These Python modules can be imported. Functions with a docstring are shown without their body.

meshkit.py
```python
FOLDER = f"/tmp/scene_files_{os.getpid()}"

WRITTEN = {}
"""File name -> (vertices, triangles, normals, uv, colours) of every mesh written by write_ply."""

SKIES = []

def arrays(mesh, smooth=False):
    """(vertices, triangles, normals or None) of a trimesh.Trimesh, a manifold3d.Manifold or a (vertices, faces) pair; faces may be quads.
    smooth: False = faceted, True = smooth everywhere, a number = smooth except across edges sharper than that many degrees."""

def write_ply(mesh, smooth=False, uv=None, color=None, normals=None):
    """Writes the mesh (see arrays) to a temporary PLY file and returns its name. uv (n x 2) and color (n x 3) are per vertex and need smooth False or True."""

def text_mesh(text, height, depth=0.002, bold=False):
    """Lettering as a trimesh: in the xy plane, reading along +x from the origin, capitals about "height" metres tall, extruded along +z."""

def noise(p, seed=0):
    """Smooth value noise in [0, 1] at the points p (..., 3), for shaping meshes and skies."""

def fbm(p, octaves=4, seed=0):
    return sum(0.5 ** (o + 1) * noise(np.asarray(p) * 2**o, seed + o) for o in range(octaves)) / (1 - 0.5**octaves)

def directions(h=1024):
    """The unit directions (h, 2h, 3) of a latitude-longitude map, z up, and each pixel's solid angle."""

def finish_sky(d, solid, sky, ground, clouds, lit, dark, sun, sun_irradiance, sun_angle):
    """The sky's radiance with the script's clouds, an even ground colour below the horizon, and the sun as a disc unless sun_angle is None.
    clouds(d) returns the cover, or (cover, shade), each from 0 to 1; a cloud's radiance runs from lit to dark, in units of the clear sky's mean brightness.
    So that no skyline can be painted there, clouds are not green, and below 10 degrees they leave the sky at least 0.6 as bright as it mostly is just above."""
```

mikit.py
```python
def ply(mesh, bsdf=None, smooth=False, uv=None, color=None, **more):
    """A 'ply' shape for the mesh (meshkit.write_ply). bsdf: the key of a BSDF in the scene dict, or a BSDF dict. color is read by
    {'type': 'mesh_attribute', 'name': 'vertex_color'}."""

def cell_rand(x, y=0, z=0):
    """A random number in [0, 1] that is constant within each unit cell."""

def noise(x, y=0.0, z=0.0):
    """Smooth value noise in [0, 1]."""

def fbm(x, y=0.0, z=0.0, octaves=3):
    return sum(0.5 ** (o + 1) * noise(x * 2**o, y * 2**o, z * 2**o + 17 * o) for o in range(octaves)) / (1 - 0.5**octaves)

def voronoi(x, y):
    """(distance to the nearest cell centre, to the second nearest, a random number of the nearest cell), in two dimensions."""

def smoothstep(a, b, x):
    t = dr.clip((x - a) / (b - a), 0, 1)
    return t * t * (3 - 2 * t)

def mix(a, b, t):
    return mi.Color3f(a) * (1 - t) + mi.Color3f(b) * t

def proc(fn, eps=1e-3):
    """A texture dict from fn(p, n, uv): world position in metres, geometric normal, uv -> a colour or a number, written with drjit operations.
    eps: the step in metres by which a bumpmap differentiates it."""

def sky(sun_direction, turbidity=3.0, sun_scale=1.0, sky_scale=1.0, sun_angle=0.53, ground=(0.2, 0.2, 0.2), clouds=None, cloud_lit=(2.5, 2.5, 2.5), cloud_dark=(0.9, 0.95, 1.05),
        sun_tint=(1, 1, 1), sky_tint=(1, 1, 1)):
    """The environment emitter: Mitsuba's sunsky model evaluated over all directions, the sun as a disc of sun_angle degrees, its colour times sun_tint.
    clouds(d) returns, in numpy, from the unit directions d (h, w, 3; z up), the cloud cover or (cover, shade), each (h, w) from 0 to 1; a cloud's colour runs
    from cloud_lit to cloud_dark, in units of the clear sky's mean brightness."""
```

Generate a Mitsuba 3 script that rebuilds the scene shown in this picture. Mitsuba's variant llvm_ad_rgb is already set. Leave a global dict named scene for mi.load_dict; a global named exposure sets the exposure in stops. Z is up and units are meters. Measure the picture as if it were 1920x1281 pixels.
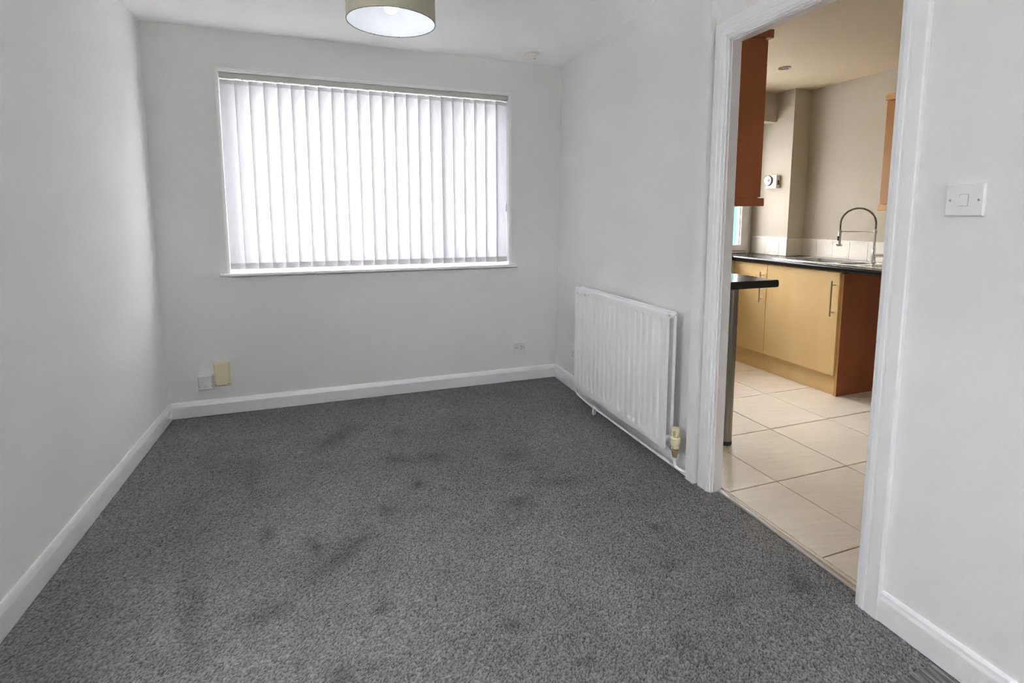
import math
import numpy as np, trimesh, manifold3d as m3
import drjit as dr
import mitsuba as mi
import mikit, meshkit

T = mi.ScalarTransform4f
# ------------------------------------------------------------------ camera, sky, exposure
W0, H0, FOC, CX, CY = 1920, 1281, 993.04, 994.05, 523.15
CAM = np.array([0.9857, -3.7783, 1.2702])
yaw, pitch, roll = 0.3594, 0.1186, 0.0018
_f = np.array([math.sin(yaw) * math.cos(pitch), math.cos(yaw) * math.cos(pitch), -math.sin(pitch)])
_r = np.array([math.cos(yaw), -math.sin(yaw), 0.0])
_u = np.cross(_r, _f)
_up = -math.sin(roll) * _r + math.cos(roll) * _u
scene = {}
labels = {}
scene['camera'] = {
    'type': 'perspective', 'fov': 2 * math.degrees(math.atan(W0 / 2 / FOC)), 'fov_axis': 'x',
    'principal_point_offset_x': -(CX - W0 / 2) / W0, 'principal_point_offset_y': -(CY - H0 / 2) / H0,
    'near_clip': 0.05, 'far_clip': 200.0,
    'to_world': T().look_at(origin=CAM.tolist(), target=(CAM + _f).tolist(), up=_up.tolist())}
exposure = 0.57
# an overcast day: the sky brightens evenly from the horizon to three times that overhead
scene['sky'] = mikit.sky((0.3, 0.5, 0.8), sun_scale=0.0, sky_scale=1.0, ground=(0.02, 0.02, 0.02),
                         clouds=lambda d: (np.ones(d.shape[:2]), 1 - np.clip(d[..., 2], 0, 1)), cloud_lit=(165.0, 166.0, 172.0), cloud_dark=(57.0, 57.4, 59.5))
BLIND_T = 0.54        # how much of the blind's light passes through
SPOT = 1.35           # fill intensity given to each kitchen spotlight
LAMP = 8.5          # radiance of the pendant's bulb

scene['sky']['sampling_weight'] = 8.0
# ------------------------------------------------------------------ materials
def rgb(c): return {'type': 'rgb', 'value': list(c)}
def mat(name, c, rough=0.5, metal=0.0, spec=0.5, two=True, **k):
    b = {'type': 'principled', 'base_color': c if isinstance(c, dict) else rgb(c), 'roughness': rough, 'metallic': metal, 'specular': spec, **k}
    scene[name] = {'type': 'twosided', 'bsdf': b} if two else b
    return name
def bump(name, fn, scale, eps=1e-3):
    b = scene[name]['bsdf']
    scene[name] = {'type': 'twosided', 'bsdf': {'type': 'bumpmap', 'arbitrary': mikit.proc(fn, eps), 'scale': scale, 'nested': b}}
def tex(fn): return mikit.proc(fn)

mat('paint_wall', tex(lambda p, n, uv: mi.Color3f(.79, .79, .775) * (0.985 + 0.03 * mikit.fbm(p.x * 3, p.y * 3, p.z * 3))), .75, spec=.25)
mat('paint_ceiling', (.935, .935, .93), .8, spec=.2)
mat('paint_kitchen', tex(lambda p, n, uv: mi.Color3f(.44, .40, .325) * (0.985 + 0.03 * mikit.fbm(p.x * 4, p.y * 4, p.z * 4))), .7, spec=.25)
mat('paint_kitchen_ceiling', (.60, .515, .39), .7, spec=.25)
mat('gloss_white', (.90, .90, .915), .38)
mat('reveal_white', (.86, .86, .86), .5)
mat('upvc', (.86, .87, .88), .3)
mat('radiator_white', (.92, .92, .925), .32)
mat('plastic_white', (.84, .835, .82), .35)
mat('plastic_grey', (.55, .55, .54), .4)
mat('plastic_cream', (.80, .72, .50), .4)
mat('plastic_ivory', (.82, .79, .68), .4)
mat('alarm_ivory', (.84, .82, .78), .5)
mat('dark', (.03, .03, .03), .5)
mat('screw', (.30, .29, .27), .4, .8)
mat('alu', (.42, .41, .39), .35, .8)
mat('headrail_paint', (.52, .52, .49), .45, .1)
mat('steel', (.72, .71, .68), .22, 1.0)
mat('chrome', (.78, .77, .74), .1, 1.0)
mat('brushed_nickel', (.55, .50, .44), .28, 1.0)
mat('leg_steel', (.27, .255, .23), .3, 1.0)
mat('brass', (.45, .36, .20), .4, .8)
mat('black_laminate', (.010, .0105, .0105), .16)
mat('rubber', (.02, .02, .02), .6)
mat('shade_fabric', tex(lambda p, n, uv: mi.Color3f(.33, .315, .245) * (0.93 + 0.14 * mikit.noise(p.z * 900, 0.0, 0.0)) * (0.95 + 0.1 * mikit.noise(dr.atan2(p.y + 1.466, p.x - 1.251) * 170, p.z * 60, 1.0))), .9, spec=.1)
mat('shade_lining', (.72, .745, .77), .8, spec=.1)
mat('shade_ring', (.16, .16, .15), .5)
mat('render_turquoise', tex(lambda p, n, uv: mi.Color3f(.042, .105, .092) * (0.92 + 0.16 * mikit.fbm(p.x * 3, p.z * 3, 0.0))), .9)
mat('paving', tex(lambda p, n, uv: mi.Color3f(.60, .59, .57) * (0.8 + 0.4 * mikit.fbm(p.x * 5, p.y * 5, 0.0))), .9)

def wood(base, dark):
    def fn(p, n, uv):
        s = mikit.fbm(p.x * 9 + 3, p.y * 9, p.z * 0.7, 3)
        fine = mikit.noise(p.x * 160, p.y * 160, p.z * 3.0)
        t = mikit.smoothstep(0.25, 0.8, s) * 0.7 + fine * 0.3
        return mikit.mix(base, dark, t * 0.55)
    return tex(fn)
mat('beech', wood((.82, .60, .30), (.68, .45, .19)), .38)
mat('beech_shaded', wood((.33, .112, .048), (.25, .078, .032)), .38)  # redder beech for sides away from the window, their shade in the colour
mat('beech_door_shaded', wood((.44, .215, .075), (.34, .15, .05)), .38)  # door beech again, with the upper cabinet shade put into its colour
mat('beech_trim', wood((.62, .36, .15), (.48, .26, .10)), .38)

# floor tile: cream with long fine streaks; splash tile: plain white
def tile_fn(k):
    def fn(p, n, uv):
        a = mikit.fbm(p.x * 7 + k * 13.1, p.y * 90 + p.x * 18, 0.0, 3)
        b = mikit.fbm(p.x * 2.5 + k * 5.7, p.y * 5, 2.0, 2)
        return mi.Color3f(.63, .58, .505) * (0.91 + 0.12 * a + 0.06 * b + 0.02 * k)
    return fn
for k in range(3): mat(f'floor_tile_{k}', tex(tile_fn(k)), .30)
mat('grout_dark', (.16, .125, .095), .9)
mat('grout_light', (.62, .59, .52), .9)
mat('splash_tile', (.72, .69, .62), .2)
scene['glass'] = {'type': 'thindielectric', 'int_ior': 1.5}
scene['blind_fabric'] = {'type': 'principledthin', 'base_color': rgb((.50, .496, .514)), 'roughness': .9, 'diff_trans': BLIND_T, 'spec_trans': 0.0, 'eta': 1.2}
scene['blind_pocket'] = {'type': 'principledthin', 'base_color': rgb((.60, .59, .59)), 'roughness': .9, 'diff_trans': 0.45, 'spec_trans': 0.0, 'eta': 1.2}
scene['blind_hem'] = {'type': 'principledthin', 'base_color': rgb((.80, .795, .81)), 'roughness': .9, 'diff_trans': 1.3, 'spec_trans': 0.0, 'eta': 1.2}
scene['bulb_glass'] = {'type': 'diffuse', 'reflectance': rgb((.9, .9, .9))}
scene['carpet_pile'] = {'type': 'twosided', 'bsdf': {'type': 'diffuse', 'reflectance': {'type': 'mesh_attribute', 'name': 'vertex_color'}}}

# ------------------------------------------------------------------ geometry helpers
def chamfer_box(x0, x1, y0, y1, z0, z1, r=0.0):
    if r <= 0:
        b = trimesh.creation.box((x1 - x0, y1 - y0, z1 - z0)); b.apply_translation(((x0 + x1) / 2, (y0 + y1) / 2, (z0 + z1) / 2)); return b
    r = min(r, .49 * (x1 - x0), .49 * (y1 - y0), .49 * (z1 - z0))
    P = []
    for cx, sx in ((x0, 1), (x1, -1)):
        for cy, sy in ((y0, 1), (y1, -1)):
            for cz, sz in ((z0, 1), (z1, -1)):
                P += [(cx, cy + sy * r, cz + sz * r), (cx + sx * r, cy, cz + sz * r), (cx + sx * r, cy + sy * r, cz)]
    return trimesh.convex.convex_hull(np.array(P))
def round_box(x0, x1, y0, y1, z0, z1, r, axis=2, n=6):
    """A box with rounded edges along one axis and small chamfers at its ends."""
    lo, hi = [x0, y0, z0], [x1, y1, z1]
    o = [a for a in range(3) if a != axis]
    c = min(r * .35, .003)
    P = []
    for end, off in ((lo[axis], 0.0), (lo[axis], 1.0), (hi[axis], 0.0), (hi[axis], 1.0)):
        e = end if off == 0 else end + (c if end == lo[axis] else -c)
        rr = 0 if off else c
        for a0 in range(4):
            sx, sy = ((1, 1), (-1, 1), (-1, -1), (1, -1))[a0]
            cx = (hi[o[0]] - r) if sx > 0 else (lo[o[0]] + r)
            cy = (hi[o[1]] - r) if sy > 0 else (lo[o[1]] + r)
            for k in range(n + 1):
                t = a0 * math.pi / 2 + k / n * math.pi / 2
                v = [0, 0, 0]
                v[o[0]], v[o[1]], v[axis] = cx + (r - rr) * math.cos(t), cy + (r - rr) * math.sin(t), e
                P.append(v)
    return trimesh.convex.convex_hull(np.array(P))
def join(*ms): return trimesh.util.concatenate([m for m in ms])
def to_m(t):
    return m3.Manifold(m3.Mesh(np.asarray(t.vertices, np.float32), np.asarray(t.faces, np.uint32)))
def from_m(m):
    k = m.to_mesh(); return trimesh.Trimesh(k.vert_properties[:, :3], k.tri_verts, process=False)
def cut(a, *bs):
    m = to_m(a)
    for b in bs: m = m - to_m(b)
    return from_m(m)
def frame_to(a, b):
    a, b = np.asarray(a, float), np.asarray(b, float)
    z = (b - a) / np.linalg.norm(b - a)
    x = np.cross(z, [0, 0, 1] if abs(z[2]) < .9 else [1, 0, 0]); x /= np.linalg.norm(x)
    M = np.eye(4); M[:3, 0], M[:3, 1], M[:3, 2], M[:3, 3] = x, np.cross(z, x), z, a
    return M
def cyl(a, b, r, n=24, r2=None):
    L = np.linalg.norm(np.subtract(b, a)); r2 = r if r2 is None else r2
    c = min(r, r2, L) * .12
    return lathe([(0, 0), (r - c, 0), (r, c), (r2, L - c), (r2 - c, L), (0, L)], a, b, n)
def lathe(prof, a=(0, 0, 0), b=(0, 0, 1), n=32):
    m = trimesh.creation.revolve(np.array(prof, float), sections=n); m.apply_transform(frame_to(a, b))
    if m.volume < 0: m.invert()
    return m
def tube(pts, r, n=10, closed_ends=True):
    pts = np.asarray(pts, float); k = len(pts)
    t = np.gradient(pts, axis=0); t /= np.linalg.norm(t, axis=1, keepdims=True)
    ref = np.array([0, 0, 1.0]) if abs(t[0][2]) < .9 else np.array([1.0, 0, 0])
    V = []
    x = np.cross(t[0], ref); x /= np.linalg.norm(x)
    for i in range(k):
        x = x - t[i] * (x @ t[i]); x /= np.linalg.norm(x); y = np.cross(t[i], x)
        for j in range(n):
            a = 2 * math.pi * j / n; V.append(pts[i] + r * (math.cos(a) * x + math.sin(a) * y))
    F = []
    for i in range(k - 1):
        for j in range(n):
            a, b = i * n + j, i * n + (j + 1) % n
            F += [(a, b, b + n), (a, b + n, a + n)]
    V += [pts[0], pts[-1]]
    for j in range(n):
        F += [(k * n, (j + 1) % n, j), (k * n + 1, (k - 1) * n + j, (k - 1) * n + (j + 1) % n)]
    m = trimesh.Trimesh(V, F, process=False)
    if m.volume < 0: m.invert()
    return m
def extrude(poly2, a, d1, d2, vec):
    """Polygon (list of 2-D points) in the plane spanned by d1, d2 at a, swept by vec."""
    P = np.array(poly2, float); n = len(P)
    a, d1, d2, vec = (np.asarray(v, float) for v in (a, d1, d2, vec))
    base = a + P[:, :1] * d1 + P[:, 1:] * d2
    from shapely.geometry import Polygon
    v2, f2 = trimesh.creation.triangulate_polygon(Polygon(P), engine='earcut')
    idx = [int(np.argmin(np.linalg.norm(P - q, axis=1))) for q in v2]
    F = []
    for t in f2:
        i, j, k = (idx[q] for q in t); F += [(i, j, k), (i + n, k + n, j + n)]
    for i in range(n):
        j = (i + 1) % n; F += [(i, j, j + n), (i, j + n, i + n)]
    m = trimesh.Trimesh(np.vstack([base, base + vec]), F, process=False)
    m.fix_normals()
    return m
def sub(m, size):
    v, f = trimesh.remesh.subdivide_to_size(m.vertices, m.faces, size, max_iter=20)
    return trimesh.Trimesh(v, f, process=False)

# ------------------------------------------------------------------ scene entry helpers
def numbered(k):
    if k not in scene and not any(q.startswith(k + '__') for q in scene): return k
    i = 1
    while f'{k}_{i:03d}' in scene or any(q.startswith(f'{k}_{i:03d}__') for q in scene): i += 1
    return f'{k}_{i:03d}'
def obj(name, mesh, m, parent=None, label=None, smooth=30, **more):
    key = numbered((parent + '__' if parent else '') + name)
    scene[key] = mikit.ply(mesh, m, smooth=smooth, **more)
    if label: labels.setdefault(key, {})['label'] = label
    return key
def thing(key, label, cat, group=None, kind=None):
    d = labels.setdefault(key, {})
    d['label'], d['category'] = label, cat
    if group: d['group'] = group
    if kind: d['kind'] = kind
    return key
def struct(key, label, cat): return thing(key, label, cat, None, 'structure')

# ------------------------------------------------------------------ the dining room's shell
H, HK = 2.38, 2.33                   # ceiling heights
YR = -5.7                            # wall behind the camera
def xw(y, z):                        # the right wall is neither square to the room nor quite plumb
    y = np.clip(y, -3.0, 0.0)
    fade = np.clip(1 + y / 1.7, 0, 1)
    return 2.623 + .0183 * y + .0143 * z * fade
def warp(m):                         # x measured from the right wall's face -> world
    v = np.array(m.vertices); v[:, 0] += xw(v[:, 1], v[:, 2]); return trimesh.Trimesh(v, m.faces, process=False)
def on_wall(m, size=.25): return warp(sub(m, size))

# wall_left
LY0, LY1, LZ0, LZ1 = -2.92, -2.02, .75, 2.10      # unseen window added to the left wall for fill light
wl = cut(chamfer_box(-.25, 0, YR - .2, .35, -.15, H + .15), chamfer_box(-.5, .2, LY0, LY1, LZ0, LZ1))
struct(obj('wall_left', wl, 'paint_wall', smooth=False), 'plain pale grey painted wall along the left side of the room', 'wall')
# wall_back with the window opening
WX0, WX1, WZ0, WZ1 = .377, 2.243, .900, 2.144
wb = cut(chamfer_box(-.15, 2.72, 0, .30, -.15, H + .15), chamfer_box(WX0, WX1, -.1, .5, WZ0 - .02, WZ1))
struct(obj('wall_back', wb, 'paint_wall', smooth=False), 'pale grey painted end wall with the blind-covered window', 'wall')
# wall_right, a partition with the doorway
DY0, DY1, DZ = -2.640, -1.902, 2.003   # opening between linings
pw = cut(chamfer_box(0, .06, YR - .2, .0, -.15, H + .15), chamfer_box(-.5, .5, DY0 - .03, DY1 + .03, -.5, DZ + .03))
v = on_wall(pw, .3)
struct(obj('wall_right', v, 'paint_wall', smooth=False), 'pale grey painted partition wall with the radiator, doorway and light switch', 'wall')
# wall_rear with an unseen window added for daylight
RX0, RX1, RZ0, RZ1 = .50, 2.10, .90, 2.12
wr = cut(chamfer_box(-.15, 2.75, YR - .25, YR, -.15, H + .15), chamfer_box(RX0, RX1, YR - .5, YR + .2, RZ0, RZ1))
struct(obj('wall_rear', wr, 'paint_wall', smooth=False), 'pale grey painted wall with an added wide window behind the viewer', 'wall')
k = 'window_1'
struct(k, 'unseen wide white framed window added behind the viewer for daylight', 'window')
for (a, b, c, d) in ((RX0, RX1, RZ0, RZ0 + .07), (RX0, RX1, RZ1 - .07, RZ1), (RX0, RX0 + .07, RZ0, RZ1), (RX1 - .07, RX1, RZ0, RZ1), ((RX0 + RX1) / 2 - .05, (RX0 + RX1) / 2 + .05, RZ0, RZ1)):
    obj('frame', chamfer_box(a, b, YR - .16, YR - .09, c, d, .006), 'upvc', k)
for a, b in ((RX0 + .06, (RX0 + RX1) / 2 - .04), ((RX0 + RX1) / 2 + .04, RX1 - .06)):
    obj('pane', trimesh.Trimesh([(a, YR - .125, RZ0 + .06), (b, YR - .125, RZ0 + .06), (b, YR - .125, RZ1 - .06), (a, YR - .125, RZ1 - .06)], [(0, 1, 2), (0, 2, 3)], process=False), 'glass', k, smooth=False)
k = 'window_4'
struct(k, 'unseen white framed two pane window added in the left wall for fill light', 'window')
ym = (LY0 + LY1) / 2
for (a, b, c, d) in ((LY0, LY1, LZ0, LZ0 + .08), (LY0, LY1, LZ1 - .07, LZ1), (LY0, LY0 + .07, LZ0, LZ1), (LY1 - .07, LY1, LZ0, LZ1), (ym - .05, ym + .05, LZ0, LZ1)):
    obj('frame', chamfer_box(-.16, -.09, a, b, c, d, .006), 'upvc', k)
for a, b in ((LY0 + .06, ym - .04), (ym + .04, LY1 - .06)):
    obj('pane', trimesh.Trimesh([(-.125, a, LZ0 + .07), (-.125, b, LZ0 + .07), (-.125, b, LZ1 - .06), (-.125, a, LZ1 - .06)], [(0, 1, 2), (0, 2, 3)], process=False), 'glass', k, smooth=False)
# ceiling
struct(obj('ceiling', chamfer_box(-.25, 2.70, YR - .25, .30, H, H + .15), 'paint_ceiling', smooth=False), 'plain white ceiling of the carpeted room', 'ceiling')

# floor: carpet with its pile
rng = np.random.default_rng(7)
step = .0036
gx = np.concatenate([[-.06], np.arange(0.004, 2.63, step), [2.66]])
gy = np.concatenate([np.arange(0.01, -2.90, -step), np.linspace(-2.95, YR - .02, 16)])
X, Y = np.meshgrid(gx, gy)
nx, ny = len(gx), len(gy)
tuft = np.clip(rng.random(X.shape) * .85 + .36 * meshkit.noise(np.stack([X / .0050, Y / .0050, X * 0], -1)) - .105, 0, 1)
broad = meshkit.fbm(np.stack([X * 2.2, Y * 2.2, X * 0 + 3], -1), 4, 5)
mid = meshkit.fbm(np.stack([X * 9, Y * 9, X * 0 + 9], -1), 3, 8)
Z = -.006 + .0052 * tuft + .004 * (mid - .5)
# places where the pile was trodden and lies the other way: (x, y, length, width, angle, strength)
MARKS = np.array([[1.278, -1.044, 0.076, 0.053, 2.527, 0.7],
  [1.461, -1.092, 0.103, 0.067, 2.657, 0.5],
  [1.32, -1.357, 0.041, 0.022, 1.51, 0.9],
  [1.167, -1.54, 0.093, 0.033, 2.002, 0.55],
  [0.701, -1.544, 0.054, 0.029, 1.898, 0.8],
  [0.88, -1.703, 0.09, 0.023, 1.624, 0.6],
  [0.967, -1.8, 0.165, 0.045, -2.272, 0.6],
  [1.111, -2.117, 0.039, 0.031, -2.409, 0.8],
  [1.735, -1.668, 0.068, 0.045, -2.631, 0.7],
  [1.468, -2.34, 0.043, 0.026, 2.767, 0.8],
  [1.315, -0.686, 0.066, 0.047, 1.753, 0.6],
  [0.983, -0.62, 0.215, 0.068, -2.21, 0.6],
  [1.85, -1.223, 0.086, 0.068, 1.291, 0.5],
  [1.956, -1.566, 0.123, 0.045, 2.794, 0.5],
  [0.751, -2.017, 0.09, 0.043, -2.834, 0.6],
  [0.52, -1.934, 0.262, 0.032, 1.786, 0.55],
  [0.958, -2.345, 0.049, 0.034, 2.34, 0.8],
  [2.467, -2.508, 0.072, 0.058, 1.011, 0.7],
  [2.189, -2.051, 0.041, 0.032, 0.468, 0.6],
  [2.108, -2.274, 0.04, 0.031, -2.782, 0.7],
  [1.97, -2.242, 0.041, 0.023, 0.931, 0.5],
  [1.629, -2.547, 0.04, 0.022, 2.831, 0.6],
  [0.576, -1.031, 0.167, 0.032, 1.714, 0.4],
  [0.852, -2.274, 0.075, 0.014, 1.636, 0.35],
  [1.727, -0.762, 0.097, 0.064, 2.703, 0.35],
  [1.909, -1.411, 0.045, 0.043, 1.007, 0.35],
  [1.05, -2.348, 0.042, 0.019, -3.14, 0.4],
  [1.94, -2.59, 0.049, 0.041, 1.049, 0.4],
  [2.177, -2.475, 0.059, 0.04, -3.067, 0.4]])
press = np.zeros_like(X)
warpx, warpy = X + .05 * (mid - .5), Y + .05 * (meshkit.fbm(np.stack([X * 9 + 40, Y * 9, X * 0], -1), 3, 2) - .5)
for mx, my, la, lb, an, st in MARKS:
    dx, dy = warpx - mx, warpy - my
    u, w = (dx * math.cos(an) + dy * math.sin(an)) / la, (-dx * math.sin(an) + dy * math.cos(an)) / lb
    press = np.maximum(press, st * np.exp(-(u * u + w * w) ** 1.3))
Z -= .003 * press
inside = (X > -.01) & (Y > -2.93)
jit = np.where(inside, 1, 0) * .0012
X = X + (rng.random(X.shape) - .5) * jit; Y = Y + (rng.random(Y.shape) - .5) * jit
col = .160 * (0.26 + 1.48 * tuft) * (0.86 + 0.30 * broad) * (0.90 + .2 * mid) * (1 - .46 * press)
tint = rng.random(X.shape)[..., None]
C = col[..., None] * (np.array([1.0, .985, .985]) * (1 - tint) + np.array([1.0, .99, .965]) * tint)
V = np.stack([X, Y, Z], -1).reshape(-1, 3)
i = (np.arange(ny - 1)[:, None] * nx + np.arange(nx - 1)[None]).reshape(-1)
F = np.vstack([np.stack([i, i + nx, i + 1], 1), np.stack([i + 1, i + nx, i + nx + 1], 1)])
struct(obj('floor', trimesh.Trimesh(V, F, process=False), 'carpet_pile', smooth=True, color=C.reshape(-1, 3)), 'mottled dark grey cut-pile carpet floor', 'carpet floor')

# skirting boards
SK = [(0, 0), (.015, 0), (.015, .070), (.0145, .075), (.011, .084), (.0095, .093), (.006, .100), (0, .101)]
def skirt(a, along, out): return extrude(SK, a, out, (0, 0, 1), along)
struct(obj('baseboard_left', skirt((0, 0, -.02 * 0), (0, YR, 0), (1, 0, 0)), 'gloss_white'), 'white gloss skirting board along the left wall', 'skirting board')
struct(obj('baseboard_back', skirt((.0, 0, 0), (2.63, 0, 0), (0, -1, 0)), 'gloss_white'), 'white gloss skirting board under the window', 'skirting board')
struct(obj('baseboard_right', on_wall(skirt((0, 0, 0), (0, -1.748, 0), (-1, 0, 0))), 'gloss_white'), 'white gloss skirting board behind the radiator pipes', 'skirting board')
struct(obj('baseboard_right_001', on_wall(skirt((0, -2.726, 0), (0, YR + 2.726, 0), (-1, 0, 0))), 'gloss_white'), 'white gloss skirting board below the light switch', 'skirting board')

# boxed batten beside the doorway
struct(obj('trim_1', on_wall(chamfer_box(-.030, .0, -1.804, -1.744, -.01, H)), 'paint_wall'), 'slim painted upright boxing between radiator and door frame', 'wall boxing')

# doorway: lining, architraves, floor strip
k = 'door_1'
struct(k, 'white gloss door frame without a door, opening to the kitchen', 'door frame')
AW = .078
AR = [(0, 0), (AW, 0), (AW, .013), (AW - .004, .0165), (.040, .0165), (.037, .0145), (.030, .0145), (.027, .0165), (.014, .0165), (.009, .013), (0, .012)]
# profile: first coordinate runs from the opening outwards? (0 = opening edge), second = thickness from the wall
def arch_v(y_in, s):      # s=+1: architrave extends towards +y
    return on_wall(extrude([(a, b) for a, b in AR], (0, y_in, -.01), (0, s, 0), (-1, 0, 0), (0, 0, DZ + AW + .01)))
AI = .007
def clip_v(m, y_in, s):   # mitre at the head
    zc = DZ + AI
    w = trimesh.Trimesh([( -.2, y_in - s * .01, zc - .01), (-.2, y_in + s * .3, zc + .3), (-.2, y_in - s * .01, zc + .3), (.2, y_in - s * .01, zc - .01), (.2, y_in + s * .3, zc + .3), (.2, y_in - s * .01, zc + .3)], [(0, 1, 2), (5, 4, 3), (0, 3, 4), (0, 4, 1), (1, 4, 5), (1, 5, 2), (2, 5, 3), (2, 3, 0)], process=False)
    w.fix_normals(); return cut(m, w)
def arch_side(y_in, s):
    m = extrude(AR, (0, y_in, -.01), (0, s, 0), (-1, 0, 0), (0, 0, DZ + AI + AW + .01))
    return on_wall(clip_v(m, y_in, s))
obj('architrave', arch_side(DY1 + AI, 1), 'gloss_white', k)
obj('architrave', arch_side(DY0 - AI, -1), 'gloss_white', k)
hd = extrude(AR, (0, DY0 - AI - AW, DZ + AI), (0, 0, 1), (-1, 0, 0), (0, DY1 - DY0 + 2 * AI + 2 * AW, 0))
for y_in, s in ((DY1 + AI, 1), (DY0 - AI, -1)):
    zc = DZ + AI
    w = trimesh.Trimesh([(-.2, y_in - s * 1e-4 - s * .01, zc - .01), (-.2, y_in + s * .3, zc - .01), (-.2, y_in + s * .3, zc + .3), (.2, y_in - s * .01, zc - .01), (.2, y_in + s * .3, zc - .01), (.2, y_in + s * .3, zc + .3)], [(0, 1, 2), (5, 4, 3), (0, 3, 4), (0, 4, 1), (1, 4, 5), (1, 5, 2), (2, 5, 3), (2, 3, 0)], process=False)
    w.fix_normals(); hd = cut(hd, w)
obj('architrave', on_wall(hd), 'gloss_white', k)
LD = .058
obj('lining', on_wall(chamfer_box(-.006, LD, DY1, DY1 + .03, -.01, DZ + .03, .0015)), 'gloss_white', k)
obj('lining', on_wall(chamfer_box(-.006, LD, DY0 - .03, DY0, -.01, DZ + .03, .0015)), 'gloss_white', k)
obj('lining', on_wall(chamfer_box(-.006, LD, DY0, DY1, DZ, DZ + .03, .0015)), 'gloss_white', k)
obj('stop_bead', on_wall(chamfer_box(.006, .013, DY1 - .003, DY1, -.005, DZ, .001)), 'gloss_white', k)
obj('stop_bead', on_wall(chamfer_box(.006, .013, DY0, DY1, DZ - .003, DZ, .001)), 'gloss_white', k)
TS = [(0, 0), (.030, 0), (.029, .004), (.022, .007), (.008, .007), (.001, .004)]
thing(obj('threshold_strip', on_wall(extrude(TS, (.034, DY0 + .001, -.002), (1, 0, 0), (0, 0, 1), (0, DY1 - DY0 - .002, 0))), 'alu'), 'silver metal floor strip between grey carpet and cream tiles', 'threshold strip')

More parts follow.
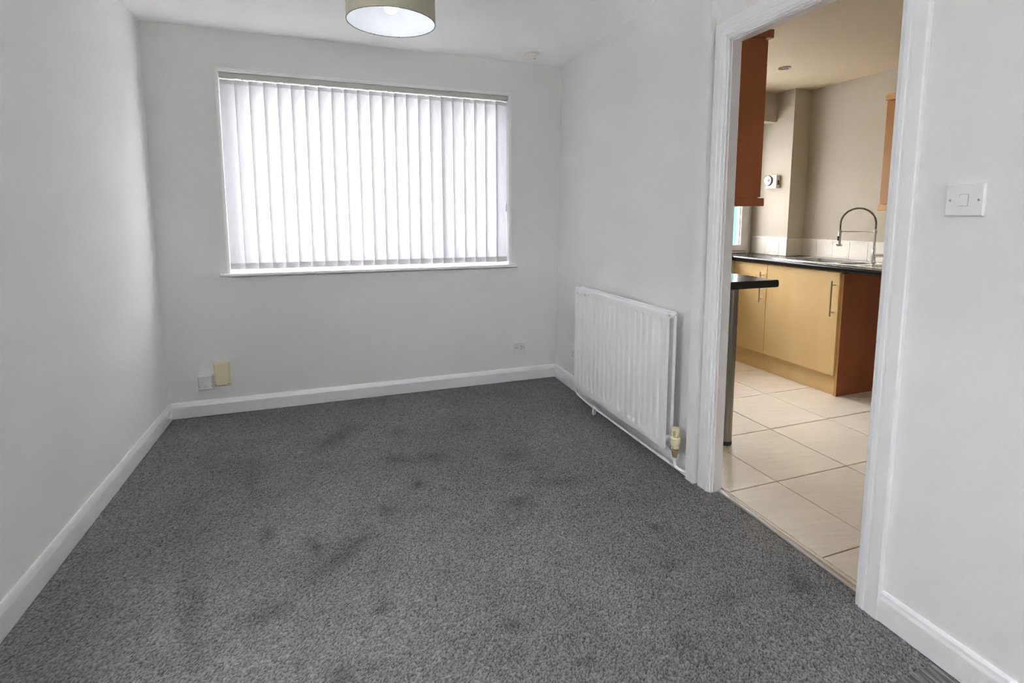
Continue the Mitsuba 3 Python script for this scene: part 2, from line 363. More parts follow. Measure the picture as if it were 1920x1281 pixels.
# ------------------------------------------------------------------ main window and blind
k = 'window_2'
struct(k, 'white framed window behind the vertical blind', 'window')
RD = .085
for (a, b, c, d) in ((WX0 - .012, WX0, WZ0, WZ1 + .012), (WX1, WX1 + .012, WZ0, WZ1 + .012), (WX0, WX1, WZ1, WZ1 + .012)):
    obj('trim_bead', chamfer_box(a, b, -.004, .001, c, d, .001), 'reveal_white', k)
for (a, b, c, d) in ((WX0, WX0 + .006, WZ0, WZ1), (WX1 - .006, WX1, WZ0, WZ1), (WX0, WX1, WZ1 - .006, WZ1)):
    obj('reveal_board', chamfer_box(a, b, 0, .14, c, d), 'reveal_white', k, smooth=False)
XM = 1.76
FY0, FY1 = .135, .20
for (a, b, c, d) in ((WX0, WX1, WZ0 - .01, WZ0 + .06), (WX0, WX1, WZ1 - .07, WZ1), (WX0, WX0 + .065, WZ0, WZ1), (WX1 - .065, WX1, WZ0, WZ1), (XM - .028, XM + .028, WZ0, WZ1)):
    obj('frame', chamfer_box(a, b, FY0, FY1, c, d, .005), 'upvc', k)
for a, b in ((WX0 + .05, XM - .03), (XM + .03, WX1 - .05)):
    obj('pane', trimesh.Trimesh([(a, .17, WZ0 + .05), (b, .17, WZ0 + .05), (b, .17, WZ1 - .06), (a, .17, WZ1 - .06)], [(0, 1, 2), (0, 2, 3)], process=False), 'glass', k, smooth=False)
sill = [(.15, 0), (.15, -.02), (-.022, -.02), (-.027, -.018), (-.030, -.0135), (-.030, -.0065), (-.027, -.002), (-.022, 0)]
sb = extrude(sill, (WX0 - .047, 0, .905), (0, 1, 0), (0, 0, 1), (WX1 - WX0 + .047 + .047, 0, 0))
sb = cut(sb, chamfer_box(WX0 - .3, WX0, .0005, .3, .7, 1.0), chamfer_box(WX1, WX1 + .3, .0005, .3, .7, 1.0))
obj('sill_board', sb, 'gloss_white', k, 'white painted window sill with rounded edge')

k = thing('vertical_blind', 'closed white vertical blind hanging in the window', 'window blind')
BZ1, BZ0 = 2.098, .926
obj('headrail', join(round_box(WX0 + .011, WX1 - .012, .022, .066, 2.105, 2.138, .004, 0), chamfer_box(WX0 + .011, WX1 - .012, .032, .056, 2.1035, 2.107)), 'headrail_paint', k, 'grey aluminium headrail')
for a in (WX0 + .011, WX1 - .015):
    obj('end_cap', chamfer_box(a, a + .004, .020, .068, 2.103, 2.140, .001), 'plastic_grey', k)
NS = 23
pitch_s = (WX1 - WX0 - .024) / NS
rs = np.random.default_rng(3)
for i in range(NS):
    cx = WX0 + .012 + pitch_s * (i + .5)
    half = .0465
    a = math.radians(15 + rs.normal(0, 1.2))
    if i in (1, 3): a += math.radians(4)
    sway = rs.normal(0, .002)
    nz, nu = 9, 7
    us = np.linspace(-1, 1, nu); zs = np.linspace(0, 1, nz)
    Vs = []
    for z in zs:
        tw = a + (rs.normal(0, .006))
        for u in us:
            bow = .0022 * (1 - u * u)
            Vs.append((cx + half * u * math.cos(tw) + sway * (1 - z) + bow * math.sin(tw), .045 - half * u * math.sin(tw) * -1 * 1 + -bow, BZ0 + .036 + (BZ1 - BZ0 - .036) * z))
    Fs = []
    for q in range(nz - 1):
        for w in range(nu - 1):
            b = q * nu + w; Fs += [(b, b + 1, b + nu + 1), (b, b + nu + 1, b + nu)]
    s = obj('slat', trimesh.Trimesh(Vs, Fs, process=False), 'blind_fabric', k, smooth=True)
    # bottom pocket with its weight
    Vp = []
    for z in (BZ0, BZ0 + .016, BZ0 + .038):
        for u in us: Vp.append((cx + half * u * math.cos(a) + sway, .045 + half * u * math.sin(a) - .0022, z))
    for z in (BZ0 + .038, BZ0 + .016, BZ0):
        for u in us: Vp.append((cx + half * u * math.cos(a) + sway, .045 + half * u * math.sin(a) + .0030, z))
    Fp = []
    for q in range(6):
        for w in range(nu - 1):
            b, c = q * nu + w, ((q + 1) % 6) * nu + w; Fp += [(b, b + 1, c + 1), (b, c + 1, c)]
    obj('weight', trimesh.Trimesh(Vp, Fp, process=False), 'blind_pocket', s, smooth=False)
    Vt = [(cx + half * u * math.cos(a) + bow_ , .0435 + half * u * math.sin(a) - .0022 * (1 - u * u), z) for bow_ in (0,) for z in (BZ1 - .024, BZ1) for u in us]
    obj('top_hem', trimesh.Trimesh(Vt, [f for w in range(nu - 1) for f in ((w, w + 1, w + nu + 1), (w, w + nu + 1, w + nu))], process=False), 'blind_hem', s, smooth=False)
    obj('hanger', join(cyl((cx, .046, BZ1 - .004), (cx, .046, 2.112), .0025, 8), chamfer_box(cx - .004, cx + .004, .0445, .0475, BZ1 - .006, BZ1 + .002, .0005)), 'plastic_white', s)
ch = [(WX0 + .016 + pitch_s * (i / 2), .043 + .004 * (i % 2), BZ0 + .014 - .006 * (i % 2)) for i in range(2 * NS)]
obj('link_chain', tube(ch, .0012, 5), 'plastic_white', k)
obj('cord', tube([(WX1 - .018, .025, 2.105), (WX1 - .019, .024, 1.8), (WX1 - .018, .024, 1.36)], .0012, 6), 'plastic_white', k)
obj('cord_weight', lathe([(0, 0), (.007, .002), (.008, .04), (.004, .062), (0, .063)], (WX1 - .018, .024, 1.30), (WX1 - .018, .024, 1.4), 16), 'plastic_white', k)

# ------------------------------------------------------------------ pendant lamp
LX, LY, LZ, LR, LH = 1.251, -1.466, 2.047, .1752, .225
k = thing('pendant_lamp', 'lit drum pendant lamp with taupe fabric shade hanging from the ceiling', 'ceiling lamp')
obj('ceiling_rose', lathe([(0, 0), (.035, 0), (.05, .012), (.05, .025), (0, .025)], (LX, LY, H - .025), (LX, LY, H), 32), 'plastic_white', k)
obj('cord', cyl((LX, LY, LZ + .16), (LX, LY, H - .02), .003, 8), 'plastic_white', k)
obj('lamp_holder', lathe([(0, 0), (.019, 0), (.021, .02), (.019, .05), (.008, .06), (0, .06)], (LX, LY, LZ + .118), (LX, LY, LZ + .2), 24), 'plastic_white', k)
n = 96
obj('shade', lathe([(LR - .0012, 0), (LR, 0), (LR, LH), (LR - .0012, LH), (LR - .0012, 0)], (LX, LY, LZ), (LX, LY, LZ + 1), n), 'shade_fabric', k, 'taupe woven fabric drum shade')
obj('shade_lining', lathe([(LR - .0026, .0012), (LR - .0014, .0012), (LR - .0014, LH - .001), (LR - .0026, LH - .001), (LR - .0026, .0012)], (LX, LY, LZ), (LX, LY, LZ + 1), n), 'shade_lining', k, 'bright white shade lining')
tor = lambda z: tube([(LX + (LR - .0005) * math.cos(t), LY + (LR - .0005) * math.sin(t), z) for t in np.linspace(0, 2 * math.pi, 97)], .0018, 8)
obj('rim', tor(LZ + .0005), 'shade_ring', k, 'dark lower rim')
obj('rim', tor(LZ + LH), 'shade_ring', k)
spokes = [cyl((LX + .02 * math.cos(t), LY + .02 * math.sin(t), LZ + .172), (LX + (LR - .002) * math.cos(t), LY + (LR - .002) * math.sin(t), LZ + LH - .004), .0018, 6) for t in (0.5, 2.6, 4.7)]
obj('shade_frame', join(*spokes), 'plastic_white', k)
bp = [(0, 0)] + [(.030 * math.sin(t), .030 - .030 * math.cos(t)) for t in np.linspace(.15, 2.2, 14)] + [(.014, .075), (.013, .085), (0, .085)]
obj('bulb', lathe(bp, (LX, LY, LZ + .034), (LX, LY, LZ + 1), 32), 'bulb_glass', k, 'glowing white bulb', emitter={'type': 'area', 'radiance': rgb((LAMP, LAMP * 1.0, LAMP * 1.02))})

# ------------------------------------------------------------------ smoke alarm
SX, SY = 2.325, -.235
k = thing('smoke_alarm', 'small round white smoke alarm on the ceiling near the window', 'smoke alarm')
obj('base', lathe([(0, 0), (.050, 0), (.054, .004), (.054, .010), (0, .010)], (SX, SY, H - .010), (SX, SY, H), 40), 'alarm_ivory', k)
cover = lathe([(0, 0), (.022, 0), (.034, .003), (.042, .010), (.045, .018), (.045, .026), (0, .026)], (SX, SY, H - .038), (SX, SY, H), 40)
for t in np.linspace(0, 2 * math.pi, 13)[:-1]:
    b = chamfer_box(.036, .06, -.006, .006, H - .024, H - .019); b.apply_transform(trimesh.transformations.rotation_matrix(t, (0, 0, 1))); b.apply_translation((SX, SY, 0))
    cover = cut(cover, b)
obj('cover', cover, 'alarm_ivory', k)
obj('test_button', cyl((SX - .012, SY - .012, H - .041), (SX - .012, SY - .012, H - .036), .009, 20), 'plastic_ivory', k)
obj('indicator', cyl((SX + .018, SY - .014, H - .040), (SX + .018, SY - .014, H - .033), .003, 10), 'dark', k)

# ------------------------------------------------------------------ radiator
k = thing('radiator', 'white double panel radiator with vertical flutes on the right wall', 'radiator')
RY0, RY1, RZB, RZT = -1.655, -.622, .118, .808
NF, FP, FY = 18, .05575, -.6575
def rad_panel(xf, thick, fluted):
    # a pressed sheet: the front face is a height field, flutes recessed, with round ends
    ys = [RY0]
    for i in range(NF):
        c = FY - FP * i
        for d in (-.020, -.0155, -.012, -.008, 0, .008, .012, .0155, .020): ys.append(c + d)
    ys = np.array(sorted(set(np.round(ys + [RY1], 5))))
    zs = np.array([RZB, RZB + .006, RZB + .030, RZB + .040, RZB + .046, RZB + .052, RZB + .060, RZB + .075, RZT - .055, RZT - .047, RZT - .040, RZT - .034, RZT - .028, RZT - .018, RZT - .010, RZT - .004, RZT])
    Yg, Zg = np.meshgrid(ys, zs)
    ph = (Yg - FY) / FP; ph = np.abs(ph - np.round(ph)) * FP
    inr = (Yg <= FY + FP * .45) & (Yg >= FY - FP * (NF - .55))
    across = np.clip((.0165 - ph) / .008, 0, 1); across = across * across * (3 - 2 * across)
    ends = np.clip((Zg - (RZB + .040)) / .014, 0, 1) * np.clip((RZT - .034 - Zg) / .014, 0, 1)
    ends = ends * ends * (3 - 2 * ends)
    dep = .0074 * across * ends * inr * (1 if fluted else 0)
    top = np.clip((Zg - (RZT - .012)) / .012, 0, 1) ** 2 * .006 + np.clip((RZB + .006 - Zg) / .006, 0, 1) * .003
    Xg = xf + dep + top
    a, b = len(zs), len(ys)
    V = np.concatenate([np.stack([Xg, Yg, Zg], -1).reshape(-1, 3), np.stack([Xg * 0 + xf + thick - (top if True else 0), Yg, Zg], -1).reshape(-1, 3)])
    F = []
    N = a * b
    for q in range(a - 1):
        for w in range(b - 1):
            o = q * b + w; F += [(o, o + b, o + b + 1), (o, o + b + 1, o + 1), (o + N, o + N + b + 1, o + N + b), (o + N, o + N + 1, o + N + b + 1)]
    for q in range(a - 1):
        for o in (q * b, q * b + b - 1):
            F += [(o, o + N, o + N + b), (o, o + N + b, o + b)] if o == q * b else [(o, o + b + N, o + N), (o, o + b, o + b + N)]
    for w in range(b - 1):
        for o in (w, (a - 1) * b + w):
            F += [(o, o + 1, o + 1 + N), (o, o + 1 + N, o + N)] if o == w else [(o, o + 1 + N, o + 1), (o, o + N, o + 1 + N)]
    m = trimesh.Trimesh(V, F, process=False); m.fix_normals(); return m
XF, XB = 2.490, 2.531
obj('front_panel', rad_panel(XF, .016, True), 'radiator_white', k, smooth=40)
obj('rear_panel', rad_panel(XB, .016, True), 'radiator_white', k, smooth=40)
for yy in (RY0 + .012, RY1 - .012):
    for zz in (RZT - .022, RZB + .050):
        obj('connector', cyl((XF + .014, yy, zz), (XB + .006, yy, zz), .014, 16), 'radiator_white', k)
for x in (XF + .008, XB + .008):
    obj('end_plug', join(cyl((x, RY0 - .006, RZT - .013), (x, RY0 + .01, RZT - .013), .0085, 16)), 'plastic_white', k)
    obj('plug_socket', cyl((x, RY0 - .0075, RZT - .013), (x, RY0 - .004, RZT - .013), .0045, 6), 'plastic_grey', k)
fins = []
for j, yy in enumerate(np.arange(RY1 - .04, RY0 + .03, -.0279)):
    fins.append(chamfer_box(XF + .017, XB - .001, yy - .0006, yy + .0006, RZB + .07, RZT - .05))
obj('convector_fins', join(*fins), 'radiator_white', k, smooth=False)
for yy in (RY1 - .2, RY0 + .2):
    obj('bracket', chamfer_box(XB + .013, xw(yy, .5) + .002, yy - .015, yy + .015, .2, .74, .001), 'radiator_white', k)
# valves
VX, VY = 2.534, -1.694
valve = obj('thermostatic_valve', lathe([(0, 0), (.012, 0), (.012, .012), (.016, .014), (.016, .034), (.013, .037), (.013, .05), (0, .05)], (VX, VY, .088), (VX, VY, 1), 20), 'brass', k, 'tarnished brass valve body')
obj('union', cyl((VX, VY + .008, .125), (VX, RY0 + .004, .125), .0085, 16), 'radiator_white', valve)
obj('union_nut', lathe([(0, 0), (.014, 0), (.014, .016), (0, .016)], (VX, VY + .016, .125), (VX, VY + 1, .125), 6), 'chrome', valve)
head = lathe([(0, 0), (.0185, 0), (.0185, .014), (.0165, .015), (.0165, .018), (.0235, .021), (.0245, .034), (.0245, .052), (.020, .057), (.0195, .098), (.017, .103), (0, .104)], (VX, VY, .135), (VX, VY, 1), 40)
for t in np.arange(0, 2 * math.pi, math.pi / 7):
    b = chamfer_box(.0165, .03, -.0026, .0026, .135 + .062, .135 + .094); b.apply_transform(trimesh.transformations.rotation_matrix(t, (0, 0, 1))); b.apply_translation((VX, VY, 0)); head = cut(head, b)
obj('valve_head', head, 'plastic_cream', valve, 'yellowed cream thermostatic valve head')
obj('valve_core', cyl((VX, VY, .19), (VX, VY, .235), .0167, 16), 'dark', valve)
lv = obj('lockshield_valve', join(cyl((XF + .032, RY1 + .025, .112), (XF + .032, RY1 + .025, .165), .011, 14), cyl((XF + .032, RY1 + .03, .15), (XF + .032, RY1 - .003, .15), .009, 12)), 'brass', k, 'dark lockshield valve')
obj('cap', lathe([(0, 0), (.014, 0), (.012, .035), (.008, .04), (0, .04)], (XF + .032, RY1 + .025, .163), (XF + .032, RY1 + .025, 1), 16), 'dark', lv)
def bend(pts, r=.02, n=6):
    out = [np.array(pts[0], float)]
    for i in range(1, len(pts) - 1):
        a, b, c = (np.array(p, float) for p in pts[i - 1:i + 2])
        u, w = (a - b) / np.linalg.norm(a - b), (c - b) / np.linalg.norm(c - b)
        for t in np.linspace(0, 1, n): out.append((1 - t) ** 2 * (b + u * r) + 2 * t * (1 - t) * b + t * t * (b + w * r))
    out.append(np.array(pts[-1], float)); return out
obj('supply_pipe', tube(bend([(VX, VY, .092), (VX, VY, .038), (2.556, -1.748, .030)], .018), .0078, 12), 'radiator_white', k)
obj('return_pipe', tube(bend([(XF + .032, RY1 + .025, .118), (XF + .032, RY1 + .022, .062), (XF + .03, -.80, .05), (2.540, -1.60, .034), (2.560, -1.748, .018)], .02), .0078, 12), 'radiator_white', k)
obj('pipe_clip', chamfer_box(2.515, 2.537, -.86, -.845, .0, .064, .002), 'plastic_white', k)

# ------------------------------------------------------------------ electrical fittings
def plate(k, c, axes, w, h, t, m='plastic_white', r=.004):
    """A moulded wall plate; c = centre on the wall face, axes = (right, up, out)."""
    R_, U_, O_ = (np.array(a, float) for a in axes); c = np.array(c, float)
    def place(mesh):
        M = np.eye(4); M[:3, 0], M[:3, 1], M[:3, 2], M[:3, 3] = R_, U_, O_, c
        mesh = mesh.copy(); mesh.apply_transform(M)
        return mesh
    base = np.array([(sx * (w / 2 - (0 if z < t * .6 else r)), sy * (h / 2 - (0 if z < t * .6 else r)), z) for sx in (-1, 1) for sy in (-1, 1) for z in (-.001, t * .55, t)])
    obj('plate', place(trimesh.convex.convex_hull(base)), m, k)
    return place
AX_RIGHT = ((0, -1, 0), (0, 0, 1), (-1, 0, 0))
AX_BACK = ((1, 0, 0), (0, 0, 1), (0, -1, 0))
def scr(place, k, x, y, t, r=.0032):
    obj('screw', place(cut(cyl((x, y, t - .002), (x, y, t + .0006), r, 16), chamfer_box(x - .004, x + .004, y - .0005, y + .0005, t, t + .002))), 'screw', k)

k = thing('light_switch', 'white square single light switch on the wall right of the doorway', 'light switch')
cy, cz = -2.8545, 1.3135
pl = plate(k, (float(xw(cy, cz)), cy, cz), AX_RIGHT, .094, .087, .010)
rk = trimesh.convex.convex_hull(np.array([(x, y, z) for x in (-.0095, .0095) for y, z in ((-.0145, .006), (.0145, .006), (.0145, .0115), (-.0145, .0145), (0, .0135))]))
obj('rocker', pl(rk), 'plastic_white', k)
obj('rocker_gap', pl(cut(chamfer_box(-.0112, .0112, -.0162, .0162, .009, .0103), chamfer_box(-.0098, .0098, -.0148, .0148, 0, .02))), 'plastic_grey', k)
for x in (-.034, .034): scr(pl, k, x, 0, .010)

k = thing('media_socket', 'small white double outlet plate low on the wall right of the window', 'wall socket')
pl = plate(k, (2.317, 0, .258), AX_BACK, .090, .087, .009)
obj('outlet', pl(cut(cyl((-.017, 0, .008), (-.017, 0, .0105), .006, 18), cyl((-.017, 0, .006), (-.017, 0, .012), .003, 12))), 'plastic_grey', k)
obj('outlet', pl(cut(chamfer_box(.008, .024, -.013, .013, .008, .0105, .001), chamfer_box(.011, .021, -.006, .006, .006, .02))), 'plastic_grey', k)
obj('pin', pl(cyl((-.017, 0, .006), (-.017, 0, .0095), .0015, 8)), 'brass', k)
for x in (-.035, .035): scr(pl, k, x, 0, .009)

k = thing('power_socket', 'white power socket on the wall half hidden by the radiator end', 'wall socket')
cy = -.385
pl = plate(k, (float(xw(cy, .262)), cy, .262), AX_RIGHT, .146, .087, .010)
for ox in (-.036, .036):
    for (a, b, w, h) in ((ox, .012, .004, .009), (ox - .011, -.010, .007, .004), (ox + .011, -.010, .007, .004)):
        obj('pin_hole', pl(chamfer_box(a - w / 2, a + w / 2, b - h / 2, b + h / 2, .0096, .0104)), 'dark', k)
for x in (-.060, .060): scr(pl, k, x, -.012, .010)

k = thing('junction_box', 'white square telephone box low on the left of the window wall', 'junction box')
pl = plate(k, (.2085, 0, .2185), AX_BACK, .084, .094, .028, r=.006)
for x in (-.034, .034): scr(pl, k, x, -.022, .028, .003)
obj('emblem', pl(cut(chamfer_box(-.009, .009, -.026, -.012, .0275, .0286), chamfer_box(-.0075, .0075, -.0245, -.0135, .02, .03))), 'plastic_grey', k)

k = thing('telephone_box', 'yellowed cream rectangular telephone box beside the white one', 'junction box')
pl = plate(k, (.302, 0, .264), AX_BACK, .087, .150, .030, 'plastic_cream', r=.007)
for x in (-.035, .035): scr(pl, k, x, -.062, .030, .0036)
obj('seam', pl(chamfer_box(-.0438, .0438, -.0485, -.0475, .010, .0294)), 'brass', k)
obj('socket_slot', pl(chamfer_box(.002, .014, -.0765, -.074, .008, .018)), 'dark', k)

# ------------------------------------------------------------------ kitchen shell
KX1, KXP, KYF, KYB, KYP = 4.84, 4.66, -3.1, -.09, -.28
def xk(y): return xw(y, 0 * y) + .06
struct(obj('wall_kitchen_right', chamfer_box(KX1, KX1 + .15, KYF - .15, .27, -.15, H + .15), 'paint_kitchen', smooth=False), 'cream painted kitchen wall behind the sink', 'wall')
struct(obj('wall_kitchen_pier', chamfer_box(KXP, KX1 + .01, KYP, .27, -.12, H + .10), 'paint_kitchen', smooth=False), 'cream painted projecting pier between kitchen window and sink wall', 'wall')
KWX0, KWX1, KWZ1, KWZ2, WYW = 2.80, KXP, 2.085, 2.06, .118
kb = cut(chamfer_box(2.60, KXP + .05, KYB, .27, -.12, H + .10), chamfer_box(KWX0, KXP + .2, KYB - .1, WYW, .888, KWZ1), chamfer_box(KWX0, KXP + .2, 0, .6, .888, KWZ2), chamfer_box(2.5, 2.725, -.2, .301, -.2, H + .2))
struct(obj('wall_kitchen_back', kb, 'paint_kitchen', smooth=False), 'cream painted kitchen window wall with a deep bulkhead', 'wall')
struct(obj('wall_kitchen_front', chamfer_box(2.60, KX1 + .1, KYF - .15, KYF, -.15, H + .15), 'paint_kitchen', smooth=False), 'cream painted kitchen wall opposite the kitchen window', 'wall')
struct(obj('ceiling_kitchen', chamfer_box(2.70, KX1 + .12, KYF - .12, .27, HK, HK + .2), 'paint_kitchen_ceiling', smooth=False), 'cream kitchen ceiling with a recessed spotlight and two added unseen ones', 'ceiling')
# strip of ceiling up to the partition
struct(obj('ceiling_kitchen_001', chamfer_box(2.66, 2.70, KYF - .12, -.4, HK, HK + .2), 'paint_kitchen_ceiling', smooth=False), 'narrow cream ceiling edge over the kitchen side of the partition', 'ceiling')

# tiled floor
GX0, GP, GY0, GQ = 2.953, .4622, -2.4342, .5043
k = struct(obj('floor_kitchen', chamfer_box(2.60, KX1 + .05, KYF - .05, .1, -.10, -.0065), 'grout_dark', smooth=False), 'kitchen floor of large cream tiles with dark joints', 'tiled floor')
kt = 0
for i in range(-1, 5):
    for j in range(-2, 5):
        x0, x1 = GX0 + GP * i, GX0 + GP * (i + 1); y0, y1 = GY0 + GQ * j, GY0 + GQ * (j + 1)
        x0, x1, y0, y1 = max(x0, 2.662), min(x1, KX1), max(y0, KYF), min(y1, .02)
        if x1 - x0 < .03 or y1 - y0 < .03: continue
        g = .0022
        obj('tile', chamfer_box(x0 + g, x1 - g, y0 + g, y1 - g, -.012, -.001 + .0004 * ((i * 7 + j * 3) % 3), .0012), f'floor_tile_{(i * 5 + j * 3) % 3}', k, smooth=False)
# strip of tile under the doorway
obj('tile', chamfer_box(2.630, 2.660, DY0 + .002, DY1 - .004, -.012, -.001), 'floor_tile_1', k, smooth=False)

# splashback tiles
TW, TZ0, TZ1 = .1525, .929, 1.079
y = KYP; n_ = 0
while y > -2.4:
    obj('tile', chamfer_box(KX1 - .007, KX1 + .002, max(y - TW, -2.4) + .0005, y - .0005, TZ0 + .001, TZ1, .0008), 'splash_tile', 'wall_kitchen_right', smooth=False); y -= TW
x = KX1 - .007
for a, b in ((KXP + .003, KXP + .085), (KXP + .085, KX1 - .008)):
    obj('tile', chamfer_box(a + .0005, b - .0005, KYP - .007, KYP + .002, TZ0 + .001, TZ1, .0008), 'splash_tile', 'wall_kitchen_pier', smooth=False)
for a, b in ((.115, -.05), (-.05, -.2025), (-.2025, KYP - .006)):
    obj('tile', chamfer_box(KXP - .007, KXP + .002, b + .0005, a - .0005, TZ0 + .001, TZ1, .0008), 'splash_tile', 'wall_kitchen_pier', smooth=False)

obj('tile_trim', chamfer_box(KXP - .009, KXP + .002, KYP - .008, .115, TZ1 + .0005, TZ1 + .009, .003), 'gloss_white', 'wall_kitchen_pier')
# kitchen window
k = 'window_3'
struct(k, 'white plastic framed kitchen window above the worktop', 'window')
WY = .125
KG = (KWX0 + .07, KWX1 - .105)
for (a, b, c, d) in ((KWX0, KWX1 - .045, .93, .955), (KWX0, KWX1 - .045, KWZ2 - .03, KWZ2), (KWX0, KWX0 + .04, .93, KWZ2), (KWX1 - .085, KWX1 - .045, .93, KWZ2)):
    obj('frame', chamfer_box(a, b, WY, WY + .07, c, d, .004), 'upvc', k)
obj('cover_strip', chamfer_box(KWX1 - .046, KWX1 + .001, WY + .02, WY + .05, .93, KWZ2, .003), 'upvc', k)
sx0, sx1 = KWX0 + .036, KWX1 - .081
for a, b in ((sx0, 3.73), (3.73, sx1)):
    for (p, q, c, d) in ((a, b, .951, 1.014), (a, b, KWZ2 - .085, KWZ2 - .026), (a, a + .062, .951, KWZ2 - .026), (b - .062, b, .951, KWZ2 - .026)):
        obj('sash', chamfer_box(p, q, WY - .012, WY + .055, c, d, .007), 'upvc', k)
    obj('gasket', join(chamfer_box(a + .058, b - .058, WY + .003, WY + .01, 1.012, 1.016), chamfer_box(b - .064, b - .060, WY + .003, WY + .01, 1.012, KWZ2 - .08), chamfer_box(a + .060, a + .064, WY + .003, WY + .01, 1.012, KWZ2 - .08)), 'rubber', k, smooth=False)
    obj('pane', trimesh.Trimesh([(a + .05, WY + .025, 1.0), (b - .05, WY + .025, 1.0), (b - .05, WY + .025, KWZ2 - .07), (a + .05, WY + .025, KWZ2 - .07)], [(0, 1, 2), (0, 2, 3)], process=False), 'glass', k, smooth=False)

# outdoors
struct(obj('garden_ground', chamfer_box(-12, 16, .31, 16, -.3, -.15), 'paving', smooth=False), 'grey paved yard outside the kitchen window', 'ground')
struct(obj('garden_ground_001', join(chamfer_box(-12, 16, -22, YR - .26, -.3, -.15), chamfer_box(-12, -.26, YR - .26, .4, -.3, -.15)), 'paving', smooth=False), 'grey paved yard behind the viewer', 'ground')
thing(obj('garden_wall', chamfer_box(3.5, 9.5, 3.6, 3.75, -.15, 3.1, .01), 'render_turquoise'), 'turquoise painted wall seen through the kitchen window', 'garden wall')  # height raised to keep low sky light off the upper kitchen wall

# ------------------------------------------------------------------ kitchen units
def d_handle(parent, x, y, z0, z1, name='handle'):
    """Steel bow handle standing off a door that faces -x."""
    bar = cyl((x - .033, y, z0), (x - .033, y, z1), .0055, 12)
    legs = [tube([(x + .001, y, z), (x - .015, y, z), (x - .033, y, z)], .0042, 8) for z in (z0 + .028, z1 - .028)]
    obj(name, join(bar, *legs), 'brushed_nickel', parent, 'brushed steel bow handle')
XD = 4.277
k = thing('base_cabinet', 'beech sink base cabinet with tall bow handle and shade-darkened end panel', 'kitchen cabinet')
obj('carcass', cut(chamfer_box(XD + .021, KX1 - .03, -1.118, -.462, .152, .872), chamfer_box(XD + .037, KX1 - .045, -1.101, -.479, .17, 1.0)), 'beech', k, smooth=False)
d = obj('door', chamfer_box(XD, XD + .019, -1.121, -.468, .146, .885, .002), 'beech', k)
d_handle(d, XD, -1.088, .572, .822)
obj('end_panel', chamfer_box(4.294, KX1 - .02, -1.140, -1.122, -.001, .878, .0012), 'beech_shaded', k, 'red brown end panel with its shade in the colour')
obj('edge_band', chamfer_box(4.2925, 4.2945, -1.1398, -1.1222, .001, .8775), 'beech_trim', k, smooth=False)
obj('plinth', chamfer_box(4.306, 4.322, -1.1215, -.465, .0, .146), 'beech', k, smooth=False)
k = thing('base_cabinet_001', 'narrower beech base cabinet beside the window wall', 'kitchen cabinet')
obj('carcass', chamfer_box(XD + .021, KXP - .01, -.458, KYB - .003, .152, .872), 'beech', k, smooth=False)
d = obj('door', chamfer_box(XD, XD + .019, -.464, KYB - .003, .146, .885, .002), 'beech', k)
d_handle(d, XD, -.428, .572, .822)
obj('plinth', chamfer_box(4.306, 4.322, -.4645, KYB - .003, .0, .146), 'beech', k, smooth=False)

# worktop with the sink cut-out
WF, WT, WB = 4.250, .928, .888
def worktop_prof(n=6):
    r = .014
    P = [(KX1 - .002, WB), (KX1 - .002, WT)]
    for t in np.linspace(0, 1, n): P.append((WF + r - r * math.sin(t * math.pi / 2), WT - r + r * math.cos(t * math.pi / 2)))
    for t in np.linspace(0, 1, n): P.append((WF + r - r * math.cos(t * math.pi / 2), WB + r - r * math.sin(t * math.pi / 2)))
    return P
wt = extrude(worktop_prof(), (0, -1.82, 0), (1, 0, 0), (0, 0, 1), (0, 1.82 + KYB - .001, 0))
SXA, SXB, SYA, SYB = 4.335, 4.795, -1.46, -.44
wt = cut(wt, chamfer_box(KXP - .001, 5, KYP - .001, 1, .8, 1), chamfer_box(SXA + .02, SXB - .02, SYA + .02, SYB - .02, .8, 1))
wt = join(wt, chamfer_box(KWX0 + .002, KXP - .009, KYB - .002, WY + .06, WB + .004, WT))
thing(obj('worktop', wt, 'black_laminate', smooth=25), 'black laminate worktop with rounded edge under the sink', 'worktop')

k = thing('sink', 'stainless steel one and a half bowl sink set in the black worktop', 'kitchen sink')
st = round_box(SXA, SXB, SYA, SYB, WT - .001, WT + .006, .025, 2, 8)
st = cut(st, round_box(4.385, 4.715, -.915, -.54, .8, 1.0, .06, 2, 8), round_box(4.42, 4.68, -1.09, -.945, .8, 1.0, .05, 2, 8), round_box(SXA + .012, SXB - .012, SYA + .012, SYB - .012, WT + .0035, 1.0, .018, 2, 8))
obj('rim', st, 'steel', k)
def bowl(x0, x1, y0, y1, dp, r):
    o = round_box(x0 - .0015, x1 + .0015, y0 - .0015, y1 + .0015, WT - dp, WT + .0034, r, 2, 8)
    i = round_box(x0, x1, y0, y1, WT - dp + .0015, 1.0, r, 2, 8)
    return cut(o, i)
obj('bowl', bowl(4.385, 4.715, -.915, -.54, .16, .06), 'steel', k)
obj('bowl', bowl(4.42, 4.68, -1.09, -.945, .10, .05), 'steel', k)
for (x, y, dp) in ((4.55, -.73, .16), (4.55, -1.02, .10)):
    obj('waste', lathe([(0, 0), (.03, 0), (.035, .002), (.035, .0035), (.02, .002), (0, .001)], (x, y, WT - dp + .0015), (x, y, 1), 24), 'chrome', k)
ribs = [round_box(4.40, 4.72, yy - .006, yy + .006, WT + .003, WT + .006, .0012, 0, 3) for yy in (-1.16, -1.20, -1.24, -1.28, -1.32, -1.36, -1.40)] 
obj('drainer_ridge', join(*ribs), 'steel', k)

